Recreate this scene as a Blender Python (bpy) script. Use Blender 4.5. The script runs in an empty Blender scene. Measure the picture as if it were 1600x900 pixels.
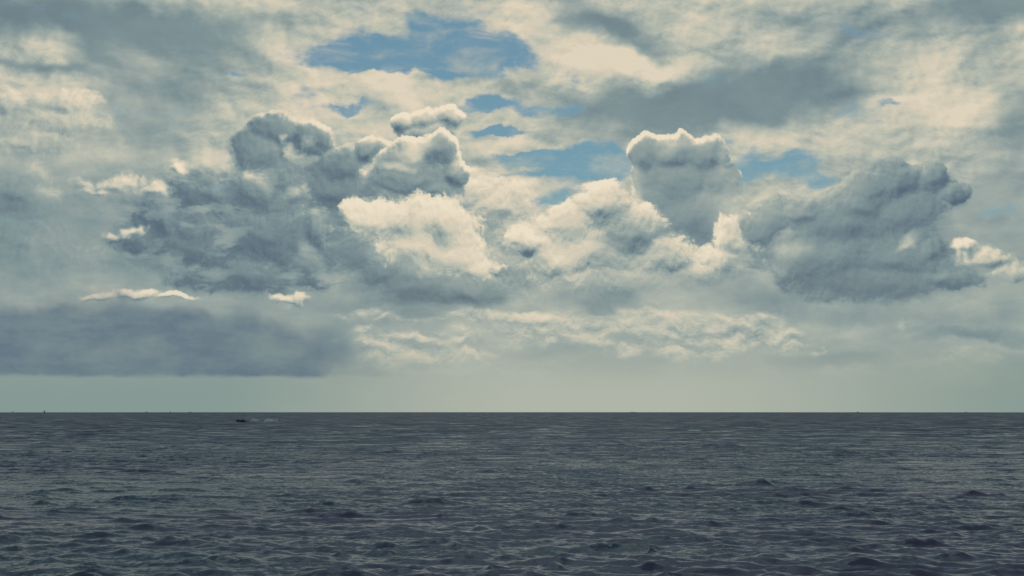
import bpy, math
import numpy as np

# ------------------------------------------------------------------ camera, light, exposure
CAM_H = 8.0                       # eye height above the water, metres
F_PX = 2222.2                     # focal length in pixels of a 1600 px wide frame (50 mm)
R_EARTH = 6.371e6
PITCH = math.atan((644.0 - 3.5 - 450.0) / F_PX)

scene = bpy.context.scene
cam_data = bpy.data.cameras.new('camera')
cam_data.lens = 50.0
cam_data.sensor_width = 36.0
cam_data.clip_start = 0.5
cam_data.clip_end = 200000.0
camera = bpy.data.objects.new('camera', cam_data)
scene.collection.objects.link(camera)
camera.location = (0.0, 0.0, CAM_H)
camera.rotation_euler = (math.radians(90.0) + PITCH, 0.0, 0.0)
scene.camera = camera

scene.cycles.use_adaptive_sampling = True
scene.cycles.adaptive_threshold = 0.01
scene.cycles.adaptive_min_samples = 4
scene.view_settings.view_transform = 'Standard'
scene.view_settings.look = 'None'
scene.view_settings.exposure = 0.0
scene.view_settings.gamma = 1.0
scene.view_settings.use_curve_mapping = False

SUN_AZ = math.radians(2.0)        # the sun stands high behind the clouds, ahead of the viewer
SUN_EL = math.radians(56.0)
sun_data = bpy.data.lights.new('sun', 'SUN')
sun_data.energy = 0.5
sun_data.angle = math.radians(20.0)
sun_data.color = (1.0, 0.95, 0.88)
sun = bpy.data.objects.new('sun', sun_data)
scene.collection.objects.link(sun)
sun.location = (0.0, 50.0, 80.0)
sun.rotation_euler = (math.radians(90.0) - SUN_EL, 0.0, math.pi - SUN_AZ)


def lin(r, g, b):
    def f(c):
        c /= 255.0
        return c / 12.92 if c <= 0.04045 else ((c + 0.055) / 1.055) ** 2.4
    return (f(r), f(g), f(b), 1.0)


# ------------------------------------------------------------------ small language for shader nodes
class V:
    """a node socket with arithmetic"""
    tree = None

    def __init__(self, s):
        self.s = s

    def __add__(self, o): return op('ADD', self, o)
    def __radd__(self, o): return op('ADD', self, o)
    def __sub__(self, o): return op('SUBTRACT', self, o)
    def __rsub__(self, o): return op('SUBTRACT', o, self)
    def __mul__(self, o): return op('MULTIPLY', self, o)
    def __rmul__(self, o): return op('MULTIPLY', self, o)
    def __truediv__(self, o): return op('DIVIDE', self, o)
    def __neg__(self): return op('MULTIPLY', self, -1.0)


def put(sock, v):
    if isinstance(v, V):
        V.tree.links.new(v.s, sock)
    else:
        sock.default_value = v


def op(kind, a, b=None, c=None, clamp=False):
    n = V.tree.nodes.new('ShaderNodeMath')
    n.operation = kind
    n.use_clamp = clamp
    put(n.inputs[0], a)
    if b is not None: put(n.inputs[1], b)
    if c is not None: put(n.inputs[2], c)
    return V(n.outputs[0])


def vop(kind, a, b=None, c=None, scale=None, out=0):
    n = V.tree.nodes.new('ShaderNodeVectorMath')
    n.operation = kind
    put(n.inputs[0], a)
    if b is not None: put(n.inputs[1], b)
    if c is not None: put(n.inputs[2], c)
    if scale is not None: put(n.inputs['Scale'], scale)
    return V(n.outputs[out])


def smap(v, a, b, lo=0.0, hi=1.0, kind='SMOOTHSTEP'):
    n = V.tree.nodes.new('ShaderNodeMapRange')
    n.interpolation_type = kind
    if a > b:                       # smoothstep needs rising limits
        a, b, lo, hi = b, a, hi, lo
    put(n.inputs['Value'], v)
    n.inputs['From Min'].default_value = a
    n.inputs['From Max'].default_value = b
    put(n.inputs['To Min'], lo)
    put(n.inputs['To Max'], hi)
    return V(n.outputs[0])


def mixf(f, a, b):
    n = V.tree.nodes.new('ShaderNodeMix')
    put(n.inputs[0], f); put(n.inputs[2], a); put(n.inputs[3], b)
    return V(n.outputs[0])


def mixc(f, a, b):
    n = V.tree.nodes.new('ShaderNodeMix')
    n.data_type = 'RGBA'
    put(n.inputs[0], f); put(n.inputs[6], a); put(n.inputs[7], b)
    return V(n.outputs[2])


def noise(p, scale, detail=4.0, rough=0.5, dist=0.0, offs=None, stretch=None, colour=False, dims='2D'):
    if offs is not None or stretch is not None:
        st = stretch or (1.0, 1.0, 1.0)
        of = offs or (0.0, 0.0, 0.0)
        p = vop('MULTIPLY_ADD', p, st, of)
    n = V.tree.nodes.new('ShaderNodeTexNoise')
    n.noise_dimensions = dims
    put(n.inputs['Vector'], p)
    n.inputs['Scale'].default_value = scale
    n.inputs['Detail'].default_value = detail
    n.inputs['Roughness'].default_value = rough
    n.inputs['Distortion'].default_value = dist
    return V(n.outputs['Color' if colour else 0])


def voro(p, scale, detail=2.0, rough=0.5, offs=(0, 0, 0), smooth=None):
    p = vop('ADD', p, offs)
    n = V.tree.nodes.new('ShaderNodeTexVoronoi')
    n.voronoi_dimensions = '2D'
    n.feature = 'F1' if smooth is None else 'SMOOTH_F1'
    n.normalize = True
    put(n.inputs['Vector'], p)
    n.inputs['Scale'].default_value = scale
    n.inputs['Detail'].default_value = detail
    n.inputs['Roughness'].default_value = rough
    if smooth is not None:
        n.inputs['Smoothness'].default_value = smooth
    return V(n.outputs['Distance'])


def pt(px, py):
    """photo position -> azimuth, elevation in units of 100 px (0.045 rad)"""
    x, y, z = px - 800.0, F_PX, 450.0 - py
    c, s = math.cos(PITCH), math.sin(PITCH)
    y, z = y * c - z * s, y * s + z * c
    return math.atan2(x, y) * 22.222, math.atan2(z, math.hypot(x, y)) * 22.222


class TILE:
    """the piece of sky being built, in units of 100 px: x0, x1, y0, y1"""
    box = (-99.0, 99.0, -99.0, 99.0)


def near(e, factor, margin):
    x, y = pt(e[0], e[1])
    rx, ry = e[2] / 100.0 * factor, e[3] / 100.0 * factor
    if len(e) > 4 and e[-1]:
        rx = ry = max(rx, ry)
    b = TILE.box
    return x + rx + margin > b[0] and x - rx - margin < b[1] and y + ry + margin > b[2] and y - ry - margin < b[3]


def ell(p, e):
    """distance in an ellipse (x, y, rx, ry[, rot degrees]) from 0 at its centre to 1 on its edge"""
    x, y = pt(e[0], e[1])
    rx, ry = e[2] / 100.0, e[3] / 100.0
    if len(e) < 5 or not e[4]:
        return vop('LENGTH', vop('MULTIPLY_ADD', p, (1 / rx, 1 / ry, 0.0), (-x / rx, -y / ry, 0.0)), out=1)
    c, s = math.cos(math.radians(e[4])), math.sin(math.radians(e[4]))
    d = vop('SUBTRACT', p, (x, y, 0.0))
    u = vop('DOT_PRODUCT', d, (c / rx, s / rx, 0.0), out=1)
    v = vop('DOT_PRODUCT', d, (-s / ry, c / ry, 0.0), out=1)
    return op('SQRT', op('MULTIPLY_ADD', u, u, v * v))


def union(p, puffs, k=0.25):
    """1 deep inside a heap of puffs, 0 on its outline, negative outside (scaled by size)"""
    acc = None
    for e in puffs:
        d = ell(p, e)
        acc = d if acc is None else op('SMOOTH_MIN', acc, d, k)
    return op('SUBTRACT', 1.0, acc)


def patches(p, items, base=0.0):
    """sum of soft patches (x, y, rx, ry, weight[, rot])"""
    items = [e for e in items if near((e[0], e[1], e[2], e[3]) + ((e[5],) if len(e) > 5 else ()), 1.25, 0.5)]
    if not items:
        return base
    return group('soft_patches', 'v', 1, lambda q: patches_in(q, items, base))(p)


def patches_in(p, items, base=0.0):
    acc = None
    for e in items:
        d = ell(p, (e[0], e[1], e[2], e[3]) + ((e[5],) if len(e) > 5 else ()))
        m = smap(d, 1.25, 0.0, 0.0, e[4])
        acc = m if acc is None else acc + m
    return acc + base if base else acc


def after(p, v):
    """the same position, evaluated after v (keeps the shader's working set small)"""
    return vop('SCALE', p, scale=op('MULTIPLY_ADD', v, 1e-7, 1.0))


def warp(p, amount, scale, offs, detail=3.0, rough=0.55):
    n = noise(p, scale, detail, rough, offs=offs, colour=True)
    n = vop('SUBTRACT', n, (0.5, 0.5, 0.5))
    n = vop('MULTIPLY', n, (amount, amount, 0.0))
    return vop('ADD', p, n)


def group(name, ins, nout, fn):
    """a node group; ins is a string of v (vector) and f (value) inputs; returned as a callable"""
    g = bpy.data.node_groups.new(name, 'ShaderNodeTree')
    for k, t in enumerate(ins):
        g.interface.new_socket('in_%d' % k, in_out='INPUT', socket_type='NodeSocketVector' if t == 'v' else 'NodeSocketFloat')
    for k in range(nout):
        g.interface.new_socket('out_%d' % k, in_out='OUTPUT', socket_type='NodeSocketFloat')
    old, V.tree = V.tree, g
    i, o = g.nodes.new('NodeGroupInput'), g.nodes.new('NodeGroupOutput')
    r = fn(*[V(i.outputs[k]) for k in range(len(ins))])
    for k, v in enumerate(r if isinstance(r, tuple) else (r,)):
        put(o.inputs[k], v)
    V.tree = old

    def call(*args):
        n = V.tree.nodes.new('ShaderNodeGroup')
        n.node_tree = g
        for k, v in enumerate(args):
            put(n.inputs[k], v)
        return tuple(V(n.outputs[k]) for k in range(nout)) if nout > 1 else V(n.outputs[0])
    return call


SUNP = (870.0 - 800.0) / 100.0, 9.5       # where the sun stands in the same units


STEPS = (0.0, 0.085, 0.36)          # positions on the way to the sun where the clouds are measured


def march_fields(P, SD):
    """warped positions and fine structure shared by all heaps, at each step towards the sun"""
    out = []
    for st in STEPS:
        p = P if st == 0.0 else vop('MULTIPLY_ADD', SD, (st, st, 0.0), P)
        n1 = noise(p, 1.0, 4.0, 0.58, offs=(7.3, 3.8, 0), colour=True)
        w = vop('MULTIPLY_ADD', n1, (0.62, 0.50, 0.0), vop('ADD', p, (-0.31, -0.25, 0.0)))
        c = voro(w, 2.9, 4.0, 0.72, (7.3, 3.7, 0))
        f = noise(w, 2.0, 8.0, 0.66, offs=(3.1, 5.2, 0))
        out.append((w, 0.34 - c * c * 1.5, (f - 0.5)))
    return out


FIELDS_EXTRA = []


def cumulus(fields, P, puffs, billow=0.55, k=0.25, edge=0.09, soft=0.0, kill=5.0, relief=1.0, body=0.25, lit=1.0,
            fine=0.52, shade=None, ecut=None, thin=0.0, mottle=0.10, under=0.40):
    """one heap of cumulus: brightness and cover, with light marched towards the sun"""
    def H(w, c, f):
        lobes = op('MULTIPLY_ADD', c, billow, union(w, puffs, k))
        return op('MULTIPLY_ADD', f, fine, lobes), op('MULTIPLY_ADD', f, fine * 0.35, lobes)
    H = group('cloud_height', 'vff', 2, H)
    (h0, g0), (h1, g1), (h2, g2) = [H(*x) for x in fields]
    tau = op('MULTIPLY_ADD', op('MAXIMUM', h2, 0.0), 1.6, op('MAXIMUM', h1, 0.0))
    trans = op('EXPONENT', tau * -kill)
    deep = smap(h0, 0.0, 1.1)
    L = trans * (lit - body) + (body + 0.03)
    L = L + (g0 - g1) * relief * (1.8 - deep * 0.9)
    L = L + FIELDS_EXTRA[2] * relief * (1.0 - deep * 0.6)
    L = L + fields[0][2] * mottle * 0.5
    L = L + FIELDS_EXTRA[0] * mottle * 1.8
    if shade:
        L = L + patches(fields[0][0], shade)
    # crisp where the sun strikes the outline, torn and fading on the far side
    lee = smap(h2 - h0, 0.0, 0.45)
    e = lee * under + edge
    if soft:
        e = e + FIELDS_EXTRA[1] * soft
    a = op('DIVIDE', h0, e, clamp=True)
    a = smap(a, 0.0, 1.0)
    if ecut is not None:                   # a flat, softly torn underside at this height in the photo
        y0 = pt(ecut[0], ecut[1])[1]
        e = vop('DOT_PRODUCT', P, (ecut[3] if len(ecut) > 3 else 0.0, 1.0, 0.0), out=1)
        if len(ecut) > 3:
            y0 += ecut[3] * pt(ecut[0], ecut[1])[0]
        a = a * smap(e + fields[0][2] * 0.5, y0 - ecut[2], y0 + ecut[2])
    if thin:
        a = a * (1.0 - thin)
    return op('MAXIMUM', L, 0.0), a

# ------------------------------------------------------------------ the clear sky
world = bpy.data.worlds.new('World')
scene.world = world
world.use_nodes = True
wt = world.node_tree
wt.nodes.clear()
world.cycles.sampling_method = 'NONE'
sky = wt.nodes.new('ShaderNodeTexSky')
sky.sky_type = 'NISHITA'
sky.sun_disc = False
sky.sun_elevation = SUN_EL
sky.sun_rotation = SUN_AZ
sky.air_density = 1.0
sky.dust_density = 1.0
sky.ozone_density = 2.0
tint = wt.nodes.new('ShaderNodeMix'); tint.data_type = 'RGBA'; tint.blend_type = 'MULTIPLY'
tint.inputs[0].default_value = 1.0
wt.links.new(sky.outputs[0], tint.inputs[6])
tint.inputs[7].default_value = (0.47, 0.70, 0.68, 1.0)
bg_sky = wt.nodes.new('ShaderNodeBackground')
wt.links.new(tint.outputs[2], bg_sky.inputs[0])
bg_sky.inputs[1].default_value = 0.075
outw = wt.nodes.new('ShaderNodeOutputWorld')
wt.links.new(bg_sky.outputs[0], outw.inputs['Surface'])

# ------------------------------------------------------------------ the clouds: photo positions of the heaps, far to near
HEAPS = []


def C(name, puffs, **k):
    HEAPS.append((name, puffs, k))


C('peak', [(640, 190, 26, 20), (668, 186, 30, 22), (700, 188, 24, 22), (672, 208, 46, 22)], body=.44, kill=6.0, k=.2, edge=.2, billow=.4, relief=.6)
C('tower', [(1010, 240, 28, 30), (1055, 234, 40, 28), (1104, 242, 38, 32), (1050, 285, 60, 50), (1118, 285, 34, 36),
            (1085, 340, 85, 52), (1018, 320, 36, 40), (1090, 395, 110, 50)], under=.2, body=.29, kill=11.0, k=.45, billow=.36, edge=.10, relief=.34, lit=.98,
  shade=[(1155, 325, 60, 56, .36), (1090, 372, 60, 46, -.10), (996, 290, 14, 50, .24), (1060, 220, 50, 12, .2), (1130, 250, 12, 30, .2)])
C('veil', [(700, 300, 90, 50), (780, 320, 80, 50), (820, 370, 60, 50), (800, 420, 90, 60)], body=.60, kill=1.6, billow=.6, edge=.6,
  shade=[(790, 420, 80, 50, -.24), (700, 280, 50, 30, .08), (840, 350, 40, 40, .14)])
C('north', [(430, 212, 44, 32), (485, 222, 40, 28), (400, 240, 50, 40), (545, 262, 52, 32), (585, 236, 34, 24), (520, 300, 110, 50),
            (430, 300, 110, 60), (520, 350, 90, 50)], body=.17, kill=9.0, billow=.36, edge=.16, soft=.3, lit=.80, relief=.45,
  shade=[(480, 229, 15, 7, .35), (442, 228, 7, 6, .5), (590, 262, 34, 16, .34, 50), (575, 222, 22, 14, .3), (400, 235, 60, 30, .10), (535, 305, 60, 20, -.04), (520, 340, 40, 40, -.06)])
C('crown', [(640, 245, 40, 28), (682, 238, 34, 28), (708, 268, 22, 22), (650, 280, 70, 34), (680, 298, 46, 24)], body=.26, kill=8.0, k=.4,
  billow=.42, edge=.12, relief=.42, shade=[(645, 236, 40, 18, .50, 25), (628, 260, 26, 9, .5), (710, 255, 14, 20, .2)])
C('west', [(60, 190, 110, 34), (100, 165, 60, 24), (20, 160, 40, 22), (40, 220, 90, 30)], body=.60, kill=2.6, billow=.5, edge=.5, soft=.5,
  relief=.8, shade=[(30, 170, 40, 16, -.15), (120, 235, 90, 30, -.2)], thin=.15)
C('grey', [(30, 300, 120, 60), (60, 380, 150, 70), (200, 300, 120, 70), (200, 400, 150, 60)], body=.30, kill=3, billow=.5, edge=.9, soft=.6,
  lit=.45, relief=.5, shade=[(62, 262, 46, 12, .5, -10), (92, 298, 34, 26, .22), (130, 400, 130, 50, .10), (10, 330, 60, 60, -.08), (180, 290, 120, 26, .16), (90, 300, 40, 30, .12)])
C('left', [(250, 345, 70, 46), (330, 305, 90, 44), (400, 305, 80, 50), (290, 380, 120, 60), (420, 370, 120, 70), (500, 355, 36, 34),
           (380, 430, 150, 44), (480, 420, 60, 40), (210, 375, 50, 34)], body=.13, kill=4.5, billow=.45, edge=.34, soft=1.0, lit=.44, relief=.55,
  shade=[(285, 260, 18, 20, .6), (402, 266, 24, 22, .7), (420, 285, 14, 20, .3), (400, 340, 100, 26, .12), (460, 302, 46, 11, .32, 30), (500, 345, 40, 30, .16),
         (490, 390, 16, 24, .26, 40), (270, 400, 90, 40, -.05)],
  ecut=(380, 462, .12))
C('tail', [(240, 300, 36, 12), (185, 285, 60, 14), (160, 292, 30, 10)],
  body=.52, kill=1.0, billow=.7, fine=.9, edge=1.1, relief=.8, thin=.1, under=.9)
C('dark_base', [(640, 445, 110, 42), (730, 455, 90, 34), (560, 400, 50, 60), (600, 430, 60, 40)], body=.14, kill=2.0, billow=.4, edge=.6, soft=.4,
  lit=.35, relief=.4, ecut=(660, 484, .10))
C('bright', [(575, 340, 46, 30), (640, 350, 76, 44), (700, 350, 52, 42), (660, 385, 90, 46), (710, 400, 66, 40), (735, 415, 48, 24)],
  body=.80, kill=.8, k=.45, billow=.7, fine=.9, edge=.24, soft=.4, lit=.96, relief=.75, mottle=.25,
  shade=[(608, 364, 38, 18, -.34), (685, 368, 30, 18, -.28), (640, 335, 20, 16, -.2), (660, 410, 90, 16, -.12)], ecut=(680, 432, .12, .16))
C('centre', [(935, 322, 56, 44), (890, 352, 52, 42), (985, 362, 58, 48), (930, 390, 106, 54), (870, 405, 48, 38), (1020, 402, 78, 42),
             (960, 435, 120, 36), (1090, 436, 86, 28), (1145, 405, 50, 38), (1150, 372, 34, 34), (1168, 420, 36, 30), (1100, 430, 60, 34), (826, 376, 30, 24), (850, 395, 40, 40)],
  under=.25, body=.60, kill=1.7, billow=.46, fine=.6, edge=.14, soft=.5, lit=1.0, relief=.9, mottle=.12,
  shade=[(985, 366, 70, 36, -.36, -20), (885, 395, 70, 50, .24), (940, 425, 70, 14, -.22, -8), (1060, 420, 34, 40, -.14), (1020, 465, 110, 16, -.2),
         (925, 315, 50, 20, .08), (1140, 350, 26, 30, -.14), (830, 392, 24, 20, -.3), (975, 320, 24, 24, -.12)], ecut=(950, 450, .30, -.12))
C('right', [(1350, 302, 46, 34), (1395, 284, 50, 32), (1446, 282, 34, 32), (1482, 306, 32, 24), (1425, 335, 76, 46), (1340, 320, 66, 34), (1255, 330, 56, 28), (1200, 345, 34, 44),
            (1320, 350, 110, 50), (1300, 400, 130, 56), (1400, 400, 96, 50), (1370, 440, 145, 42), (1465, 430, 60, 24), (1453, 385, 26, 24)],
  body=.19, kill=3.0, billow=.40, edge=.14, soft=.25, lit=.38, relief=.42,
  shade=[(1232, 392, 34, 18, .34), (1208, 416, 34, 12, .2), (1335, 298, 62, 24, .09), (1225, 340, 60, 40, .14), (1420, 285, 60, 30, -.04), (1300, 440, 150, 30, -.07),
         (1425, 372, 26, 8, .5, 30)],
  ecut=(1300, 478, .12))
C('east', [(1540, 402, 40, 18), (1570, 420, 46, 20), (1512, 388, 20, 12)], body=.52, kill=1.6, billow=.6, fine=.8, edge=.8, relief=.9, under=.9)
C('wisp', [(185, 366, 28, 12), (165, 463, 34, 6), (213, 460, 36, 10), (268, 465, 44, 6), (450, 467, 40, 9),
           (285, 266, 12, 14)], body=.46, kill=1.4, billow=.4, fine=1.3, edge=.9, thin=.1, under=1.0, lit=.76)

STOPS = [(0.0, (88, 107, 121)), (0.12, (102, 121, 132)), (0.30, (127, 146, 149)), (0.50, (156, 168, 163)), (0.70, (189, 191, 176)),
         (0.86, (217, 206, 184)), (1.0, (237, 224, 200))]


def cloud_material(name, box):
    """the cloud light seen in one tile of directions"""
    global L, cover
    TILE.box = box
    mat = bpy.data.materials.new(name)
    mat.use_nodes = True
    mat.cycles.emission_sampling = 'NONE'
    t = mat.node_tree
    t.nodes.clear()
    V.tree = t
    tc = t.nodes.new('ShaderNodeTexCoord')
    sep = t.nodes.new('ShaderNodeSeparateXYZ')
    t.links.new(vop('NORMALIZE', V(tc.outputs['Object'])).s, sep.inputs[0])
    X, Y, Z = V(sep.outputs[0]), V(sep.outputs[1]), V(sep.outputs[2])
    AZ = op('ARCTAN2', X, Y) * 22.222
    EL = op('ARCSINE', Z) * 22.222
    cmb = t.nodes.new('ShaderNodeCombineXYZ')
    put(cmb.inputs[0], AZ); put(cmb.inputs[1], EL)
    P = V(cmb.outputs[0])
    SD = vop('NORMALIZE', vop('SUBTRACT', (SUNP[0], SUNP[1], 0.0), P))

    def lay(La):
        global L
        L = mixf(La[1], L, La[0])

    # --- high broken sheet: cover
    wp = warp(P, 0.55, 0.9, (3.1, 7.7, 0), 5.0, 0.6)
    holes = patches(wp, [
        (645, 88, 205, 46, 1.3, 4), (560, 98, 110, 26, 1.0), (770, 95, 95, 36, 1.1), (700, 50, 70, 50, 1.1),
        (655, 30, 60, 30, 0.6), (470, 140, 40, 22, .8), (550, 165, 75, 13, .95, 8), (860, 165, 90, 20, 1.05), (745, 172, 60, 20, 1.0), (770, 208, 70, 14, .9), (830, 250, 60, 14, .8), (885, 130, 24, 24, .9),
        (900, 262, 130, 42, 1.35), (955, 255, 60, 45, 1.1), (860, 312, 80, 24, 1.1), (800, 205, 70, 9, .7), (760, 160, 40, 14, .7),
        (1235, 268, 58, 36, 1.25), (1165, 258, 45, 30, .9), (1290, 285, 40, 14, .9, 20), (1395, 160, 26, 9, .75), (1465, 76, 28, 7, .7),
        (372, 112, 20, 6, .55), (850, 245, 90, 7, .6), (780, 270, 60, 8, .4), (1560, 330, 60, 12, .4)])
    strips = patches(wp, [
        (610, 133, 175, 26, 1.0, -3), (520, 190, 110, 18, .6), (830, 134, 50, 20, 1.0), (770, 188, 48, 12, .8),
        (925, 200, 130, 24, 1.0), (800, 225, 95, 15, 1.1), (830, 262, 40, 8, .6), (800, 300, 90, 26, .9), (960, 160, 60, 40, .6)])
    n_c = noise(P, 2.4, 6.0, 0.6, 0.15, offs=(5.0, 1.0, 0), stretch=(0.6, 1.4, 1))
    n_a = noise(P, 1.15, 8.0, 0.62, offs=(11.0, 4.0, 0), stretch=(0.75, 1.5, 1))
    cover = smap(holes - strips + (n_a - 0.5) * 1.9 + (n_c - 0.5) * 1.0, 0.98, 0.18)
    n_v = noise(P, 1.7, 7.0, 0.6, 0.3, offs=(21.0, 14.0, 0), stretch=(0.6, 1.5, 1))
    cover = op('MAXIMUM', cover, smap(n_v, 0.42, 0.80, 0.03, 0.60))

    # --- high broken sheet: brightness
    wq = warp(after(P, cover), 0.7, 0.8, (9.1, 2.7, 0), 5.0, 0.55)
    sheet = patches(wq, [
        (110, 30, 300, 50, -.50, -6), (330, 40, 200, 30, -.28), (80, 105, 120, 14, -.30), (135, 85, 60, 22, -.25),
        (260, 105, 190, 80, -.22), (230, 200, 110, 90, -.30), (80, 75, 95, 28, .16), (50, 135, 110, 26, .22),
        (420, 180, 120, 40, .14), (520, 40, 120, 40, .12), (360, 130, 60, 24, .12), (470, 130, 60, 60, .18),
        (350, 235, 130, 30, .15), (190, 290, 90, 30, .10), (40, 260, 120, 70, -.30), (30, 340, 120, 60, -.36),
        (620, 140, 170, 34, .28), (800, 230, 130, 20, .25), (940, 195, 120, 20, .15),
        (810, 25, 70, 60, .15), (970, 50, 130, 26, -.42, -24), (880, 30, 90, 30, -.14), (1150, 50, 120, 26, .10),
        (990, 98, 160, 26, .46, -8), (1230, 72, 90, 20, .14), (1090, 168, 270, 58, -.72, 3), (1190, 118, 130, 46, -.36, 15), (1290, 120, 130, 40, -.22),
        (1330, 40, 200, 40, -.18), (1570, 5, 150, 34, -.55), (1470, 150, 90, 60, .16), (1580, 200, 70, 140, -.22),
        (1330, 215, 150, 26, .14), (1420, 250, 120, 40, .05), (1490, 340, 110, 24, .22), (1260, 230, 70, 24, .22),
        (740, 300, 120, 60, .20), (1550, 300, 90, 40, -.12), (1580, 400, 70, 60, -.10), (900, 110, 60, 30, .25), (60, 262, 50, 12, .55, -10), (95, 300, 30, 26, .3)], 0.66)
    n_b = noise(P, 0.75, 6.0, 0.52, 0.1, offs=(1.0, 8.0, 0), stretch=(0.7, 1.3, 1))
    n_b2 = noise(vop('MULTIPLY_ADD', SD, (0.22, 0.22, 0), P), 0.75, 6.0, 0.52, 0.1, offs=(1.0, 8.0, 0), stretch=(0.7, 1.3, 1))
    L = sheet + (n_b - 0.5) * 0.50 + (n_b - n_b2) * 0.70 + (n_c - 0.5) * 0.13
    wr = warp(P, .30, 1.8, (14, 4, 0))
    wr1 = warp(vop('MULTIPLY_ADD', SD, (0.10, 0.10, 0), P), .30, 1.8, (14, 4, 0))
    r0 = noise(wr, 1.25, 7.0, 0.58, offs=(51, 5, 0), stretch=(0.75, 1.5, 1))
    r1 = noise(wr1, 1.25, 7.0, 0.58, offs=(51, 5, 0), stretch=(0.75, 1.5, 1))
    puffy = smap(sheet, 0.30, 0.75, 0.25, 1.0)
    L = L + (r0 - r1) * puffy * 1.05 + (r0 - 0.5) * puffy * 0.22
    L = op('SMOOTH_MAX', L, 0.25 + (n_b - 0.5) * 0.30 + (r0 - 0.5) * 0.16, 0.12)
    L = op('MINIMUM', L + (1.0 - cover) * 0.10, 0.98)

    # --- middle haze of grey cloud behind the heaps
    lay((0.50 + (n_b - 0.5) * 0.5 + (n_c - 0.5) * 0.35 + patches(wq, [
            (650, 470, 160, 40, -.2), (900, 470, 120, 50, -.05), (100, 400, 200, 60, -.16), (60, 330, 120, 60, -.2),
            (960, 470, 60, 30, -.28), (560, 430, 90, 40, .12), (1080, 500, 150, 30, .12),
            (860, 500, 160, 22, .16), (1200, 480, 120, 40, -.12), (1500, 500, 200, 40, -.10), (1400, 510, 90, 30, .06),
            (800, 330, 50, 30, .2), (820, 380, 60, 60, .05)]),
         smap(EL + (n_a - 0.5) * 1.8 + smap(AZ, -8.0, -2.0, -0.9, 0.0) + smap(AZ, 5.0, 8.0, 0.0, -0.35), 3.35, 2.7)))


    # --- heaps of cumulus
    mottle = (n_b - 0.5) + (n_c - 0.5) * 0.6
    ragged = smap(n_c, 0.42, 0.70)
    todo = [h for h in HEAPS if any(near(e, 1.5, 0.6) for e in h[1])]
    if todo:
        fields = march_fields(after(P, L), SD)
        # small cauliflower heads catching the light
        w0_ = warp(fields[0][0], 0.10, 5.0, (3, 8, 0), 2.0)
        v0 = voro(w0_, 6.5, 3.0, 0.55, (1.7, 9.1, 0))
        v1 = voro(vop('MULTIPLY_ADD', SD, (0.03, 0.03, 0), w0_), 6.5, 3.0, 0.55, (1.7, 9.1, 0))
        heads = (v1 - v0) * 0.8
    for hname, puffs, k in todo:
        puffs = [e for e in puffs if near(e, 1.7, 1.0)]

        def inside(l, cov, p, w0, w1, w2, c0, c1, c2, f0, f1, f2, mo, ed, hd):
            FIELDS_EXTRA[:] = [mo, ed, hd]
            La, a = cumulus([(after(w0, l), c0, f0), (after(w1, l), c1, f1), (after(w2, l), c2, f2)], p, puffs, **k)
            return mixf(a, l, La), op('MAXIMUM', cov, a)
        (w0, c0, f0), (w1, c1, f1), (w2, c2, f2) = fields
        L, cover = group('cumulus_' + hname, 'ffvvvvfffffffff', 2, inside)(L, cover, P, w0, w1, w2, c0, c1, c2, f0, f1, f2, mottle, ragged, heads)

    # --- small far cumulus and streaks in the haze above the horizon
    PL = after(P, L)
    wl = warp(PL, .35, 2.0, (4, 4, 0))
    wl2 = warp(vop('MULTIPLY_ADD', SD, (0.1, 0.1, 0), PL), .35, 2.0, (4, 4, 0))
    low = noise(wl, 1.7, 7.0, 0.62, offs=(31, 5, 0), stretch=(0.7, 1.7, 1))
    low2 = noise(wl2, 1.7, 7.0, 0.62, offs=(31, 5, 0), stretch=(0.7, 1.7, 1))
    lm = patches(wp, [(570, 495, 60, 11, .8), (750, 495, 150, 10, .8), (620, 545, 55, 36, .5), (710, 550, 60, 26, .45), (900, 518, 150, 16, .6),
                      (1120, 522, 140, 22, .6), (1000, 490, 60, 18, .5), (1280, 543, 20, 8, .8), (1200, 515, 60, 18, .4), (580, 520, 30, 12, .4),
                      (830, 500, 90, 14, .3), (1010, 545, 80, 16, .4), (1405, 520, 14, 30, .4), (500, 455, 60, 16, .5, 25), (575, 555, 36, 26, .5), (660, 560, 60, 18, .5), (745, 560, 60, 14, .4), (1080, 548, 120, 14, .5), (1200, 535, 100, 16, .5),
                      (760, 525, 260, 55, .30), (1080, 520, 280, 60, .32), (900, 535, 60, 14, .5), (1420, 500, 40, 14, .4), (1500, 555, 80, 12, .35), (880, 580, 160, 12, .3)])
    lay((0.70 + (low - low2) * 1.8 + (low - 0.5) * 0.6, smap(lm * 1.1 + (low - 0.5) * 1.4, 0.05, 0.85) * smap(lm, 0.02, 0.16) * smap(EL, 3.4, 2.4) * 0.68))
    lay((0.26 + (low - 0.5) * 0.5, smap(patches(wp, [(1290, 562, 140, 20, .8), (860, 550, 110, 18, .5), (1530, 525, 130, 16, .8), (520, 550, 60, 40, .7),
                                 (660, 575, 40, 14, .4), (940, 488, 32, 16, .9), (1330, 500, 160, 20, .5), (1200, 470, 120, 22, .5), (870, 470, 50, 20, .4)]) + (low - 0.5) * .8, .12, .7) * 0.8))

    # --- thick air towards the horizon, brightest under the sun
    hz = mixc(smap(AZ + (n_a - 0.5) * 1.0, -5.0, 0.4), lin(134, 153, 148), lin(175, 181, 168))
    hz = mixc(smap(AZ, 2.2, 8.8), hz, lin(134, 153, 147))
    hzf = smap(EL + (n_c - 0.5) * 0.12, pt(800, 500)[1], pt(800, 622)[1])
    hzf = op('MULTIPLY', op('POWER', hzf, 1.0), 1.0)

    # overhead, out of the frame, the deck is darkened and cooled to set the sea's reflections
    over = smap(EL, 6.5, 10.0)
    L = mixf(over, L, L * 0.75)
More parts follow.
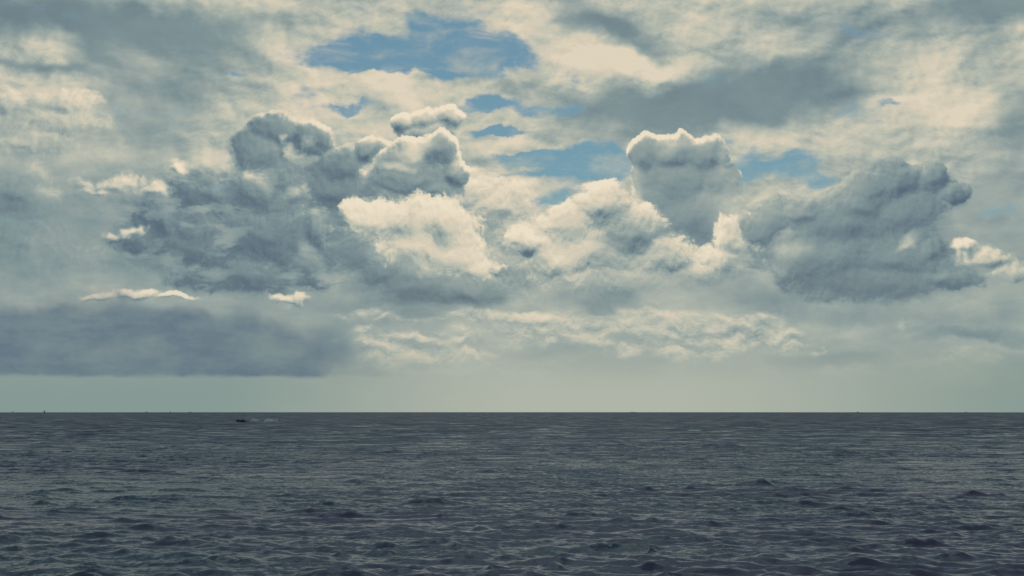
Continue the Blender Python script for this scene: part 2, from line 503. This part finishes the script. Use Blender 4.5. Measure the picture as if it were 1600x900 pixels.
    ramp = t.nodes.new('ShaderNodeValToRGB')
    cr = ramp.color_ramp
    cr.elements[0].position, cr.elements[0].color = STOPS[0][0], lin(*STOPS[0][1])
    cr.elements[1].position, cr.elements[1].color = STOPS[-1][0], lin(*STOPS[-1][1])
    for pos, col in STOPS[1:-1]:
        cr.elements.new(pos).color = lin(*col)
    # bright parts roll off softly, as on film
    sh = 0.62 + (1.0 - op('EXPONENT', op('MAXIMUM', L - 0.62, 0.0) * -2.2)) * 0.50
    L = op('MINIMUM', L, sh)
    put(ramp.inputs[0], L)
    hzf = op('MAXIMUM', hzf, smap(EL, pt(800, 300)[1], pt(800, 520)[1], 0.0, 0.15))
    cloud = mixc(hzf, V(ramp.outputs[0]), hz)
    # --- low rain bank on the left with a flat underside, in front of the far haze
    bank = smap(ell(warp(P, .6, 1.1, (2, 2, 0)), (110, 560, 480, 100)) + (n_a - 0.5) * 0.35, 1.06, 0.66)
    bank = bank * smap(EL + (n_c - 0.5) * 0.14 + (n_b - 0.5) * 0.06, pt(300, 593)[1], pt(300, 583)[1])
    cloud = mixc(bank * (0.88 + (n_c - 0.5) * 1.0 + (n_a - 0.5) * 0.5), cloud, mixc(smap(n_b, 0.35, 0.68), lin(99, 119, 133), lin(113, 132, 139)))
    cloud = mixc(over * 0.75, cloud, lin(112, 146, 156))  # teal cast on the unseen overhead deck, for what the water mirrors
    em = t.nodes.new('ShaderNodeEmission')
    put(em.inputs[0], cloud)
    gap = t.nodes.new('ShaderNodeBsdfTransparent')
    mx = t.nodes.new('ShaderNodeMixShader')
    put(mx.inputs[0], op('MAXIMUM', cover, smap(EL, 2.4, 1.5)))
    t.links.new(gap.outputs[0], mx.inputs[1])
    t.links.new(em.outputs[0], mx.inputs[2])
    out = t.nodes.new('ShaderNodeOutputMaterial')
    t.links.new(mx.outputs[0], out.inputs['Surface'])
    return mat


# the cloud deck: a dome 80 km away, cut into tiles of directions so that each works out only the clouds near it
XS = [-180.0 * math.pi / 180 * 22.222] + [-9.0, -6.0, -3.0, 0.0, 3.0, 6.0, 9.0] + [180.0 * math.pi / 180 * 22.222]
YS = [-0.8, 1.0, 2.2, 3.4, 4.6, 7.0, 90.0 * math.pi / 180 * 22.222]


def build_sky():
    R = 80000.0
    verts, index, faces, mats_of, mats = [], {}, [], [], []

    def vert(a, e):
        key = (round(a, 5), round(e, 5))
        if key not in index:
            index[key] = len(verts)
            aa, ee = a / 22.222, e / 22.222
            verts.append((R * math.cos(ee) * math.sin(aa), R * math.cos(ee) * math.cos(aa), R * math.sin(ee)))
        return index[key]
    for j in range(len(YS) - 1):
        for i in range(len(XS) - 1):
            x0, x1, y0, y1 = XS[i], XS[i + 1], YS[j], YS[j + 1]
            outer = i in (0, len(XS) - 2)
            if j < len(YS) - 2 or i == 0:
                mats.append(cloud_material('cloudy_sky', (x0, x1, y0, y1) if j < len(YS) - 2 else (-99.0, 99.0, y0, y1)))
            nx = 24 if outer else 4
            ny = 16 if j == len(YS) - 2 else 2
            for q in range(ny):
                for p in range(nx):
                    a0, a1 = x0 + (x1 - x0) * p / nx, x0 + (x1 - x0) * (p + 1) / nx
                    e0, e1 = y0 + (y1 - y0) * q / ny, y0 + (y1 - y0) * (q + 1) / ny
                    f = [vert(a0, e0), vert(a0, e1), vert(a1, e1), vert(a1, e0)]
                    faces.append(f)
                    mats_of.append(len(mats) - 1)
    me = bpy.data.meshes.new('sky')
    me.from_pydata(verts, [], faces)
    for m in mats:
        me.materials.append(m)
    me.polygons.foreach_set('material_index', mats_of)
    ob = bpy.data.objects.new('sky', me)
    ob.location = (0, 0, CAM_H)
    ob['kind'] = 'structure'
    ob.visible_shadow = False          # the soft sun of the overcast sky is a lamp beyond the dome
    scene.collection.objects.link(ob)


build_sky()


# ------------------------------------------------------------------ the sea
def drop(r):
    """how far the sea surface lies below the tangent plane at distance r"""
    return r * r / (2.0 * R_EARTH)


def on_sea(px, py):
    """world x, y of the water seen at a photo position"""
    x, y, z = px - 800.0, F_PX, 450.0 - py
    c, s = math.cos(PITCH), math.sin(PITCH)
    y, z = y * c - z * s, y * s + z * c
    h = math.hypot(x, y)
    t = -z / h                         # tangent of the angle below eye level
    d = CAM_H / t
    for _ in range(20):
        d = (CAM_H + drop(d)) / t if t > 0 else d
    return x / h * d, y / h * d


def at_distance(px, d):
    x, y = (px - 800.0) / F_PX, math.cos(PITCH)
    h = math.hypot(x, y)
    return x / h * d, y / h * d


rng = np.random.default_rng(11)


def wave_components():
    n = 130
    lam = np.exp(np.linspace(math.log(0.7), math.log(11.0), n)) * rng.uniform(0.97, 1.03, n)
    s = 0.0140 * np.where(lam < 2.5, 1.12, 0.88) * np.where(lam < 5.0, 1.0, np.exp(-((lam - 5.0) / 4.0) ** 2))
    s = s * rng.uniform(0.6, 1.4, n)
    amp = s * lam / (2 * np.pi)
    th = math.radians(-96.0) + rng.normal(0.0, 0.68, n)      # travelling towards the viewer
    k = 2 * np.pi / lam
    return lam, amp, k * np.cos(th), k * np.sin(th), np.cos(th), np.sin(th), rng.uniform(0, 2 * np.pi, n)


# single steeper waves seen in the photo: x, y, width (photo px), height (photo px)
BIG_WAVES = [(440, 772, 46, 5), (215, 823, 100, 6), (985, 810, 80, 7), (1185, 753, 44, 6), (1235, 770, 90, 5), (1445, 846, 60, 5),
             (365, 815, 60, 4), (560, 703, 34, 4), (445, 690, 60, 3), (130, 680, 60, 3), (980, 694, 60, 3), (1130, 694, 50, 3),
             (65, 788, 40, 5), (450, 860, 90, 5), (540, 884, 60, 6), (840, 818, 70, 5), (1110, 814, 40, 5), (720, 842, 60, 5),
             (1000, 886, 90, 7), (1200, 862, 90, 6), (1155, 729, 34, 4), (1315, 704, 60, 3), (420, 886, 60, 6), (900, 700, 40, 3),
             (1525, 772, 60, 5), (1310, 742, 50, 3), (250, 735, 40, 4), (700, 710, 50, 3), (1015, 760, 20, 4), (1260, 892, 80, 6),
             (1380, 820, 90, 5), (600, 830, 50, 4), (280, 848, 60, 5), (1560, 890, 60, 6), (760, 735, 60, 4), (880, 866, 60, 5)]


def sea_displace(X, Y, spacing):
    lam, amp, kx, ky, cx, cy, ph = wave_components()
    Z = np.zeros_like(X); DX = np.zeros_like(X); DY = np.zeros_like(X)
    # gusts: slow patches that raise and flatten the chop
    gust = np.ones_like(X)
    for _ in range(9):
        a = rng.uniform(0, 2 * np.pi); l = rng.uniform(25, 160)
        gust += 0.13 * np.sin(2 * np.pi / l * (X * math.cos(a) + 0.6 * Y * math.sin(a)) + rng.uniform(0, 7))
    for i in range(len(lam)):
        fade = np.clip((lam[i] / spacing - 1.6) / 1.4, 0.0, 1.0)
        arg = kx[i] * X + ky[i] * Y + ph[i]
        a = amp[i] * fade * gust
        s = np.sin(arg)
        Z += a * np.cos(arg + 0.85 * s)         # steeper on the side the wave runs to
        DX -= 0.85 * a * cx[i] * s
        DY -= 0.85 * a * cy[i] * s
    return Z, DX, DY


def build_sea():
    az_f = np.radians(np.linspace(-25.0, 25.0, 1250))
    az_o = np.radians(np.linspace(25.0, 335.0, 140)[1:-1])
    az = np.concatenate([az_f, az_o]).astype(np.float32)
    rs = [0.0, 3.0, 6.0]
    r = 8.0
    while r < 32000.0:
        rs.append(r)
        if r < 55: r += 0.9 - 0.6 * (r / 55.0)
        elif r < 260: r += 0.28 + 0.12 * (r - 55) / 205.0
        else: r += 0.40 * (r / 260.0) ** 2
    rs = np.array(rs[1:], dtype=np.float32)
    nr, na = len(rs), len(az)
    A, Rr = np.meshgrid(az, rs)
    daz = np.empty(na, np.float32); daz[:len(az_f)] = az_f[1] - az_f[0]; daz[len(az_f):] = az_o[1] - az_o[0]
    dr = np.gradient(rs)
    spacing = np.maximum(np.minimum(dr[:, None], 40.0) * np.ones((1, na)), Rr * daz[None, :] * 0.7).astype(np.float32)
    X = (Rr * np.sin(A)).astype(np.float32)
    Y = (Rr * np.cos(A)).astype(np.float32)
    Z, DX, DY = sea_displace(X, Y, spacing)
    # steeper single crests: the ones that stand out in the photo, and many small ones between them
    crests = []
    for (px, py, w, h) in BIG_WAVES:
        wx, wy = on_sea(px, py)
        m = math.hypot(wx, wy) / F_PX
        crests.append((wx, wy, w * m * 0.55, h * m * 1.15, rng.uniform(-0.12, 0.12)))
    for _ in range(2800):
        py = rng.uniform(652.0, 960.0) if rng.uniform() < 0.75 else rng.uniform(650.0, 720.0)
        wx, wy = on_sea(rng.uniform(-150, 1750), py)
        d = math.hypot(wx, wy)
        w = rng.uniform(0.5, 2.2) * (1.0 + d / 500.0)
        crests.append((wx, wy, w, rng.uniform(0.06, 0.19) * (1.0 + d / 600.0), rng.normal(0, 0.18)))
    for (wx, wy, sx, hh, skew) in crests:
        d, a0 = math.hypot(wx, wy), math.atan2(wx, wy)
        front, back = max(hh * 1.5, 0.30), max(hh * 5.0, 1.2)
        i0, i1 = np.searchsorted(rs, [d - front * 4 - 1.5, d + back * 2.5 + 1.5])
        j0, j1 = np.searchsorted(az_f, [a0 - sx * 2.6 / d, a0 + sx * 2.6 / d])
        if j1 - j0 < 2 or i1 - i0 < 2:
            continue
        sl = (slice(i0, i1), slice(j0, j1))
        xx, yy = X[sl] - wx, Y[sl] - wy
        ph = wx * 3.1 + wy
        yy = yy + skew * xx + 0.16 * sx * np.sin(xx / sx * 2.6 + ph)
        env = np.exp(-np.abs(xx / sx) ** 2.6) * (0.80 + 0.20 * np.sin(xx / sx * 5.0 + ph * 2))
        prof = np.where(yy < 0, np.exp(-np.abs(yy) / front * 1.2), np.exp(-(yy / back) ** 2))
        Z[sl] += hh * env * prof
    # a pointed crest thrown up by two crossing waves, near the right foreground
    wx, wy = on_sea(1015, 856)
    q = (np.abs(X - wx) < 3) & (np.abs(Y - wy) < 6)
    xx, yy = X[q] - wx, Y[q] - wy
    Z[q] += 0.42 * np.exp(-np.abs(yy) / 0.45) * np.clip(1 - np.where(xx < 0, -xx / 0.22, xx / 0.42), 0, 1) ** 0.9
    Z[q] += 0.12 * np.exp(-np.abs(yy) / 0.5) * np.exp(-(xx / 0.8) ** 2)
    V3 = np.stack([X + DX, Y + DY, Z - drop(Rr.astype(np.float64))], -1).reshape(-1, 3).astype(np.float32)
    V3 = np.concatenate([V3, np.array([[0, 0, 0]], np.float32)])
    idx = np.arange(nr * na).reshape(nr, na)
    a = idx[:-1, :]; b = idx[1:, :]
    a2, b2 = np.roll(a, -1, 1), np.roll(b, -1, 1)
    quads = np.stack([a, a2, b2, b], -1).reshape(-1, 4)[:, ::-1]
    tris = np.stack([np.full(na, nr * na), np.roll(idx[0], -1), idx[0]], -1)[:, ::-1]
    me = bpy.data.meshes.new('sea')
    me.vertices.add(len(V3)); me.vertices.foreach_set('co', V3.ravel())
    nl = quads.size + tris.size
    me.loops.add(nl)
    me.loops.foreach_set('vertex_index', np.concatenate([quads.ravel(), tris.ravel()]).astype(np.int32))
    me.polygons.add(len(quads) + len(tris))
    starts = np.concatenate([np.arange(len(quads)) * 4, quads.size + np.arange(len(tris)) * 3]).astype(np.int32)
    me.polygons.foreach_set('loop_start', starts)
    me.polygons.foreach_set('use_smooth', np.ones(len(starts), bool))
    me.update(calc_edges=True)
    ob = bpy.data.objects.new('sea', me)
    ob['kind'] = 'structure'
    scene.collection.objects.link(ob)
    return ob


def new_mat(name):
    m = bpy.data.materials.new(name)
    m.use_nodes = True
    t = m.node_tree
    V.tree = t
    return m, t, t.nodes['Principled BSDF']


def water_material():
    m, t, b = new_mat('sea_water')
    tc = t.nodes.new('ShaderNodeTexCoord')
    p = V(tc.outputs['Object'])
    b.inputs['IOR'].default_value = 1.333
    # slopes of the ripples too small for the mesh, long across the wind, all tilted towards the viewer to darken the sea
    gust = smap(noise(p, 0.02, 5.0, 0.62, offs=(9, 9, 0), stretch=(0.6, 1.6, 1)), 0.36, 0.66)
    half = (-0.5, -0.5, -0.5)
    c1 = vop('ADD', noise(p, 2.6, 6.0, 0.80, 0.2, stretch=(0.7, 1.3, 1), colour=True), half)
    c2 = vop('ADD', noise(p, 0.13, 4.0, 0.65, 0.2, offs=(40, 3, 0), stretch=(0.55, 1.6, 1), colour=True), half)
    k = 0.60 + gust * 0.75
    sl = vop('SCALE', vop('MULTIPLY', c1, (0.85, 1.05, 0.0)), scale=k)
    sl = vop('MULTIPLY_ADD', c2, (0.15, 0.28, 0.0), sl)
    # waves of metres to tens of metres beyond the reach of the mesh
    far = smap(vop('LENGTH', p, out=1), 60.0, 800.0)
    c3 = vop('ADD', noise(p, 0.045, 5.0, 0.7, 0.3, offs=(4, 13, 0), stretch=(0.9, 1.0, 1), colour=True), half)
    sl = vop('ADD', sl, vop('SCALE', vop('MULTIPLY_ADD', vop('ADD', c3, c2), (0.6, 1.10, 0.0), (0.0, -0.24, 0.0)), scale=far))  # constant part tilts far normals towards the viewer, added to darken distant water
    sl = vop('ADD', sl, (0.0, -0.14, 0.0))  # even tilt of all shading normals towards the viewer, added to darken reflections
    geo = t.nodes.new('ShaderNodeNewGeometry')
    nrm = vop('NORMALIZE', vop('ADD', V(geo.outputs['Normal']), sl))
    put(b.inputs['Normal'], nrm)
    put(b.inputs['Base Color'], mixc(gust, (0.052, 0.033, 0.072, 1), (0.037, 0.041, 0.072, 1)))
    put(b.inputs['Roughness'], 0.08 + gust * 0.05)
    b.inputs['Specular Tint'].default_value = (0.30, 0.90, 1.0, 1.0)
    return m


sea = build_sea()
sea.data.materials.append(water_material())


# ------------------------------------------------------------------ boats
def plain(name, col, rough=0.4, metal=0.0):
    m, t, b = new_mat(name)
    tc = t.nodes.new('ShaderNodeTexCoord')
    n = noise(V(tc.outputs['Object']), 2.0, 4.0, 0.6, dims='3D')
    d = tuple(c * 0.7 for c in col)
    put(b.inputs['Base Color'], mixc(smap(n, 0.3, 0.7), d + (1,), tuple(col) + (1,)))
    b.inputs['Roughness'].default_value = rough
    b.inputs['Metallic'].default_value = metal
    return m


M_HULL = plain('dark_gelcoat', (0.045, 0.014, 0.042), 0.5)
M_DECK = plain('dark_deck', (0.035, 0.018, 0.034), 0.6)
M_GLASS = plain('window_glass', (0.30, 0.33, 0.35), 0.08)
M_ENGINE = plain('engine_cowl', (0.012, 0.010, 0.014), 0.35)
M_METAL = plain('steel_rail', (0.10, 0.09, 0.10), 0.3, 1.0)
M_FOAM = plain('foam', (0.74, 0.78, 0.79), 0.9)
M_SAIL_W = plain('pale_sail', (0.85, 0.87, 0.84), 0.8)
M_SAIL_D = plain('dark_sail', (0.045, 0.050, 0.045), 0.8)
M_BOAT_D = plain('dark_boat_paint', (0.040, 0.045, 0.045), 0.5)


def mesh_obj(name, verts, faces, mat, parent=None, smooth=False):
    me = bpy.data.meshes.new(name)
    me.from_pydata([tuple(v) for v in verts], [], faces)
    me.materials.append(mat)
    if smooth:
        me.polygons.foreach_set('use_smooth', [True] * len(me.polygons))
    me.update()
    o = bpy.data.objects.new(name, me)
    scene.collection.objects.link(o)
    if parent:
        o.parent = parent
    return o


def box(x0, x1, y0, y1, z0, z1, taper=0.0):
    t = taper
    v = [(x0, y0, z0), (x1, y0, z0), (x1, y1, z0), (x0, y1, z0),
         (x0 + t, y0 + t * .6, z1), (x1 - t, y0 + t * .6, z1), (x1 - t, y1 - t * .6, z1), (x0 + t, y1 - t * .6, z1)]
    f = [(3, 2, 1, 0), (4, 5, 6, 7), (0, 1, 5, 4), (1, 2, 6, 5), (2, 3, 7, 6), (3, 0, 4, 7)]
    return v, f


def join(parts):
    v, f = [], []
    for pv, pf in parts:
        o = len(v)
        v += list(pv); f += [tuple(i + o for i in q) for q in pf]
    return v, f


def tube(pts, r, n=8):
    """a rod through points; r one radius or one per point"""
    from mathutils import Vector
    rs = r if isinstance(r, (list, tuple)) else [r] * len(pts)
    v, f = [], []
    for i, p in enumerate(pts):
        a = Vector(pts[max(i - 1, 0)]); b = Vector(pts[min(i + 1, len(pts) - 1)])
        d = (b - a).normalized()
        u = d.cross(Vector((0, 0, 1)) if abs(d.z) < 0.9 else Vector((1, 0, 0))).normalized()
        w = d.cross(u)
        for k in range(n):
            an = 2 * math.pi * k / n
            v.append(Vector(p) + (u * math.cos(an) + w * math.sin(an)) * rs[i])
        if i:
            o = (i - 1) * n
            f += [(o + k, o + (k + 1) % n, o + n + (k + 1) % n, o + n + k) for k in range(n)]
    f.append(tuple(range(n))[::-1]); f.append(tuple(range(len(v) - n, len(v))))
    return v, f


def hull(L, B, D, sheer=0.35, rake=0.6, n=14):
    """a lofted hull, bow towards -x, waterline at z = 0, deck included"""
    v, f, m = [], [], 7
    for i in range(n + 1):
        t = i / n                                        # 0 bow, 1 stern
        w = B / 2 * min(1.0, (t * 2.1) ** 0.65) * (1.0 - 0.12 * max(t - 0.7, 0) / 0.3)
        w = max(w, 0.02)
        x = -L / 2 + L * t
        top = D * (1 + sheer * (1 - t) ** 2)
        keel = -0.25 * D * min(1.0, t * 3)
        prof = [(-1, top), (-0.96, top * 0.55), (-0.80, 0.05), (0, keel), (0.80, 0.05), (0.96, top * 0.55), (1, top)]
        for (yy, z) in prof:
            v.append((x + rake * (1 - t) ** 3 * (1 - (z - keel) / (top - keel + 1e-6)), yy * w, z))
    for i in range(n):
        o = i * m
        for k in range(m - 1):
            f.append((o + k, o + m + k, o + m + k + 1, o + k + 1))
        f.append((o + m - 1, o + 2 * m - 1, o + m, o))
    f.append(tuple(range(m))[::-1])
    f.append(tuple(range(n * m, n * m + m)))
    return v, f


def thing(name, label, cat, loc, rz=0.0, group=None):
    o = bpy.data.objects.new(name, None)
    o.empty_display_size = 0.5
    scene.collection.objects.link(o)
    o.location = loc
    o.rotation_euler = (0, 0, rz)
    o['label'] = label; o['category'] = cat
    if group:
        o['group'] = group
    return o


# --- the motorboat running left
bx, by = on_sea(376.0, 659.3)
bd = math.hypot(bx, by)
boat = thing('motorboat', 'small dark purple motorboat with low cabin running left ahead of white wake', 'motorboat',
             (bx, by, -drop(bd) + 0.02), math.atan2(-bx, by) + math.radians(3))
boat.rotation_euler.y = math.radians(2.0)
boat.scale = (0.98, 0.98, 0.98)
hv, hf = hull(6.9, 2.3, 0.95, 0.45, 0.9)
mesh_obj('hull', hv, hf, M_HULL, boat)
v, f = [], []
mesh_obj('rubbing_strake', *join([tube([(p[0], p[1] * 1.02, p[2] - 0.06) for p in hv[0::7]], 0.07, 6), tube([(p[0], p[1] * 1.02, p[2] - 0.06) for p in hv[6::7]], 0.07, 6)]), M_ENGINE, boat)
mesh_obj('foredeck', *box(-2.4, -0.2, -0.70, 0.70, 1.0, 1.28, 0.30), M_DECK, boat)
cab = mesh_obj('cabin', *join([box(0.0, 2.1, -0.85, 0.85, 0.93, 1.38, 0.06)] +
               [tube([(x, y, 1.36), (x + dx, y * .93, 1.86)], 0.06, 6) for x in (0.12, 1.95) for y in (-0.72, 0.72) for dx in ((0.25,) if x < 1 else (-0.12,))]), M_DECK, boat)
mesh_obj('roof', *box(0.05, 2.15, -0.85, 0.85, 1.85, 2.02, 0.14), M_HULL, cab)
ws = mesh_obj('windscreen', [(0.10, -0.66, 1.38), (0.10, 0.66, 1.38), (0.36, 0.60, 1.84), (0.36, -0.60, 1.84),
                             (0.14, -0.66, 1.38), (0.14, 0.66, 1.38), (0.40, 0.60, 1.84), (0.40, -0.60, 1.84)],
              [(3, 2, 1, 0), (4, 5, 6, 7), (0, 1, 5, 4), (1, 2, 6, 5), (2, 3, 7, 6), (3, 0, 4, 7)], M_GLASS, cab)
for sy in (-1, 1):
    y0, y1 = sorted((sy * 0.70, sy * 0.74))
    mesh_obj('side_window', *box(0.85, 1.75, y0, y1, 1.42, 1.80), M_GLASS, cab)
mesh_obj('bow_rail', *join([tube([(-0.4, 0.95, 1.05), (-0.6, 0.93, 1.5), (-2.2, 0.65, 1.62), (-3.25, 0.0, 1.72), (-2.2, -0.65, 1.62), (-0.6, -0.93, 1.5), (-0.4, -0.95, 1.05)], 0.03, 6)] +
         [tube([(x, y, 1.0), (x, y, 1.60)], 0.025, 6) for x in (-1.4, -2.4) for y in (-0.62 if x < -2 else -0.8, 0.62 if x < -2 else 0.8)]), M_METAL, boat)
eng = mesh_obj('outboard_engine', *join([box(3.35, 3.95, -0.25, 0.25, 0.75, 1.35, 0.08), box(3.5, 3.8, -0.1, 0.1, -0.4, 0.75)]), M_ENGINE, boat)
for y in (-0.5, 0.5):
    mesh_obj('seat', *join([box(2.3, 2.8, y - 0.25, y + 0.25, 0.9, 1.2, 0.03), box(2.7, 2.82, y - 0.25, y + 0.25, 1.2, 1.55, 0.02)]), M_DECK, boat)


# --- broken water of the wake and one far whitecap: lumpy low ridges of foam
def foam_ridge(x0, x1, width, height, seed, tail=0.0):
    r = np.random.default_rng(seed)
    n, m = 46, 9
    v, f = [], []
    lump = np.convolve(r.uniform(0.25, 1.0, n + 8), np.ones(4) / 4, 'same')[4:4 + n]
    for i in range(n):
        t = i / (n - 1)
        x = x0 + (x1 - x0) * t
        env = math.sin(math.pi * min(1, max(0, t * 0.96 + 0.02))) ** 0.4
        hgt = height * lump[i] * env
        if tail:
            hgt += tail * math.exp(-((t - 0.93) / 0.05) ** 2)
        for k in range(m):
            s = k / (m - 1) * 2 - 1
            jag = r.uniform(0.6, 1.2)
            v.append((x + r.uniform(-.08, .08), s * width * env * jag / 2, hgt * max(0.0, 1 - s * s) ** 0.6 * jag - 0.06))
        if i:
            o = (i - 1) * m
            f += [(o + k, o + m + k, o + m + k + 1, o + k + 1) for k in range(m - 1)]
    o = len(v)                                         # underside, so the ridge has a body
    v += [(p[0], p[1], -0.35) for p in v[:o]]
    f += [tuple(i + o for i in q[::-1]) for q in list(f)]
    return v, f


rz = boat.rotation_euler.z
def wake_point(dx):
    return (bx + math.cos(rz) * dx, by + math.sin(rz) * dx, -drop(bd) + 0.40)

mp = bd / F_PX                                         # metres per photo pixel at the boat
w = mesh_obj('wake_foam', *join([foam_ridge(15 * mp, 27 * mp, 3.4, 2.8, 5), foam_ridge(36 * mp, 50 * mp, 3.2, 2.8, 8),
                                 foam_ridge(49 * mp, 56 * mp, 2.6, 2.2, 9, 1.6)]), M_FOAM)
w.location = wake_point(0); w.rotation_euler = (0, 0, rz)
w['kind'] = 'stuff'; w['label'] = 'broken white wake trailing to the right of the small motorboat'
wx, wy = on_sea(1085, 673.5)
w = mesh_obj('whitecap_foam', *foam_ridge(-2.6, 2.6, 1.6, 0.75, 21), M_FOAM)
w.location = (wx, wy, -drop(math.hypot(wx, wy)) + 0.12)
w['kind'] = 'stuff'; w['label'] = 'single pale whitecap on the dark water right of centre'


# --- boats on the horizon, about ten kilometres off
def sailing_boat(px, d, mast, sail_mat, label, sails=True, lean=0.0, course=0.0):
    x, y = at_distance(px, d)
    t = thing('sailing_boat', label, 'sailing boat', (x, y, -drop(d)), math.atan2(-x, y) + course, 'sailing boats on the horizon')
    t.rotation_euler.x = lean
    L = mast * 0.8
    mesh_obj('hull', *hull(L, L * 0.28, L * 0.10, 0.3, 1.0), M_BOAT_D, t)
    mesh_obj('coach_roof', *box(-L * 0.1, L * 0.22, -L * 0.07, L * 0.07, L * 0.09, L * 0.15, L * 0.01), M_BOAT_D, t)
    mesh_obj('mast', *tube([(-L * .06, 0, 0.4), (-L * .06, 0, mast)], [0.16, 0.10]), M_BOAT_D, t)
    mesh_obj('boom', *tube([(-L * .06, 0, mast * .14), (L * .34, 0.3, mast * .13)], 0.09), M_BOAT_D, t)
    if sails:
        def sail(a, b, c, bulge):
            v, f, n = [], [], 8
            for i in range(n + 1):
                s = i / n
                p = [a[k] + (c[k] - a[k]) * s for k in range(3)]
                q = [b[k] + (c[k] - b[k]) * s for k in range(3)]
                for j in range(5):
                    u = j / 4
                    v.append((p[0] + (q[0] - p[0]) * u, p[1] + (q[1] - p[1]) * u + bulge * math.sin(math.pi * u) * (1 - s), p[2] + (q[2] - p[2]) * u))
                if i:
                    o = (i - 1) * 5
                    f += [(o + k, o + k + 1, o + 5 + k + 1, o + 5 + k) for k in range(4)]
            o = len(v)
            v += [(x_, y_ + 0.04, z_) for x_, y_, z_ in v[:o]]
            f += [tuple(i + o for i in g[::-1]) for g in list(f)]
            return v, f
        mesh_obj('mainsail', *sail((-L * .05, 0, mast * .15), (L * .33, 0.3, mast * .145), (-L * .05, 0, mast * .97), 0.5), sail_mat, t)
        mesh_obj('jib', *sail((-L * .07, 0, mast * .12), (-L * .48, 0, mast * .09), (-L * .08, 0, mast * .86), 0.4), sail_mat, t)
    return t


sailing_boat(75, 9300, 15, M_SAIL_D, 'dark sailing boat standing on the far left horizon, tallest and darkest of all')
sailing_boat(26, 9800, 12, M_SAIL_W, 'pale sailed boat on the horizon nearest the left edge')
sailing_boat(270, 10200, 11, M_SAIL_W, 'tiny pale sail on the horizon up and left of the motorboat')
sailing_boat(301, 9900, 21, M_SAIL_D, 'thin bare mast on the horizon just left of the motorboat', sails=False)
sailing_boat(986, 9900, 20, M_SAIL_D, 'taller of two bare masts on the horizon right of centre', sails=False)
sailing_boat(990, 10100, 15, M_SAIL_D, 'shorter of two bare masts on the horizon right of centre', sails=False)
sailing_boat(1504, 9900, 20, M_SAIL_D, 'thin bare mast on the horizon near the right edge', sails=False)


def fishing_boat(px, d, s, label):
    x, y = at_distance(px, d)
    t = thing('fishing_boat', label, 'fishing boat', (x, y, -drop(d)), math.atan2(-x, y), 'fishing boats on the horizon')
    mesh_obj('hull', *hull(12 * s, 4 * s, 1.8 * s, 0.5, 1.0), M_BOAT_D, t)
    mesh_obj('wheelhouse', *box(0.5 * s, 3.8 * s, -1.3 * s, 1.3 * s, 1.7 * s, 4.4 * s, 0.2), M_BOAT_D, t)
    mesh_obj('mast', *tube([(2.0 * s, 0, 4.2 * s), (2.0 * s, 0, 7.5 * s)], 0.12), M_BOAT_D, t)
    return t


fishing_boat(233, 8900, 1.0, 'dark fishing boat on the horizon between the dark sail and the motorboat')
fishing_boat(1336, 8600, 1.0, 'dark dot of a fishing boat on the horizon below the big grey cloud')
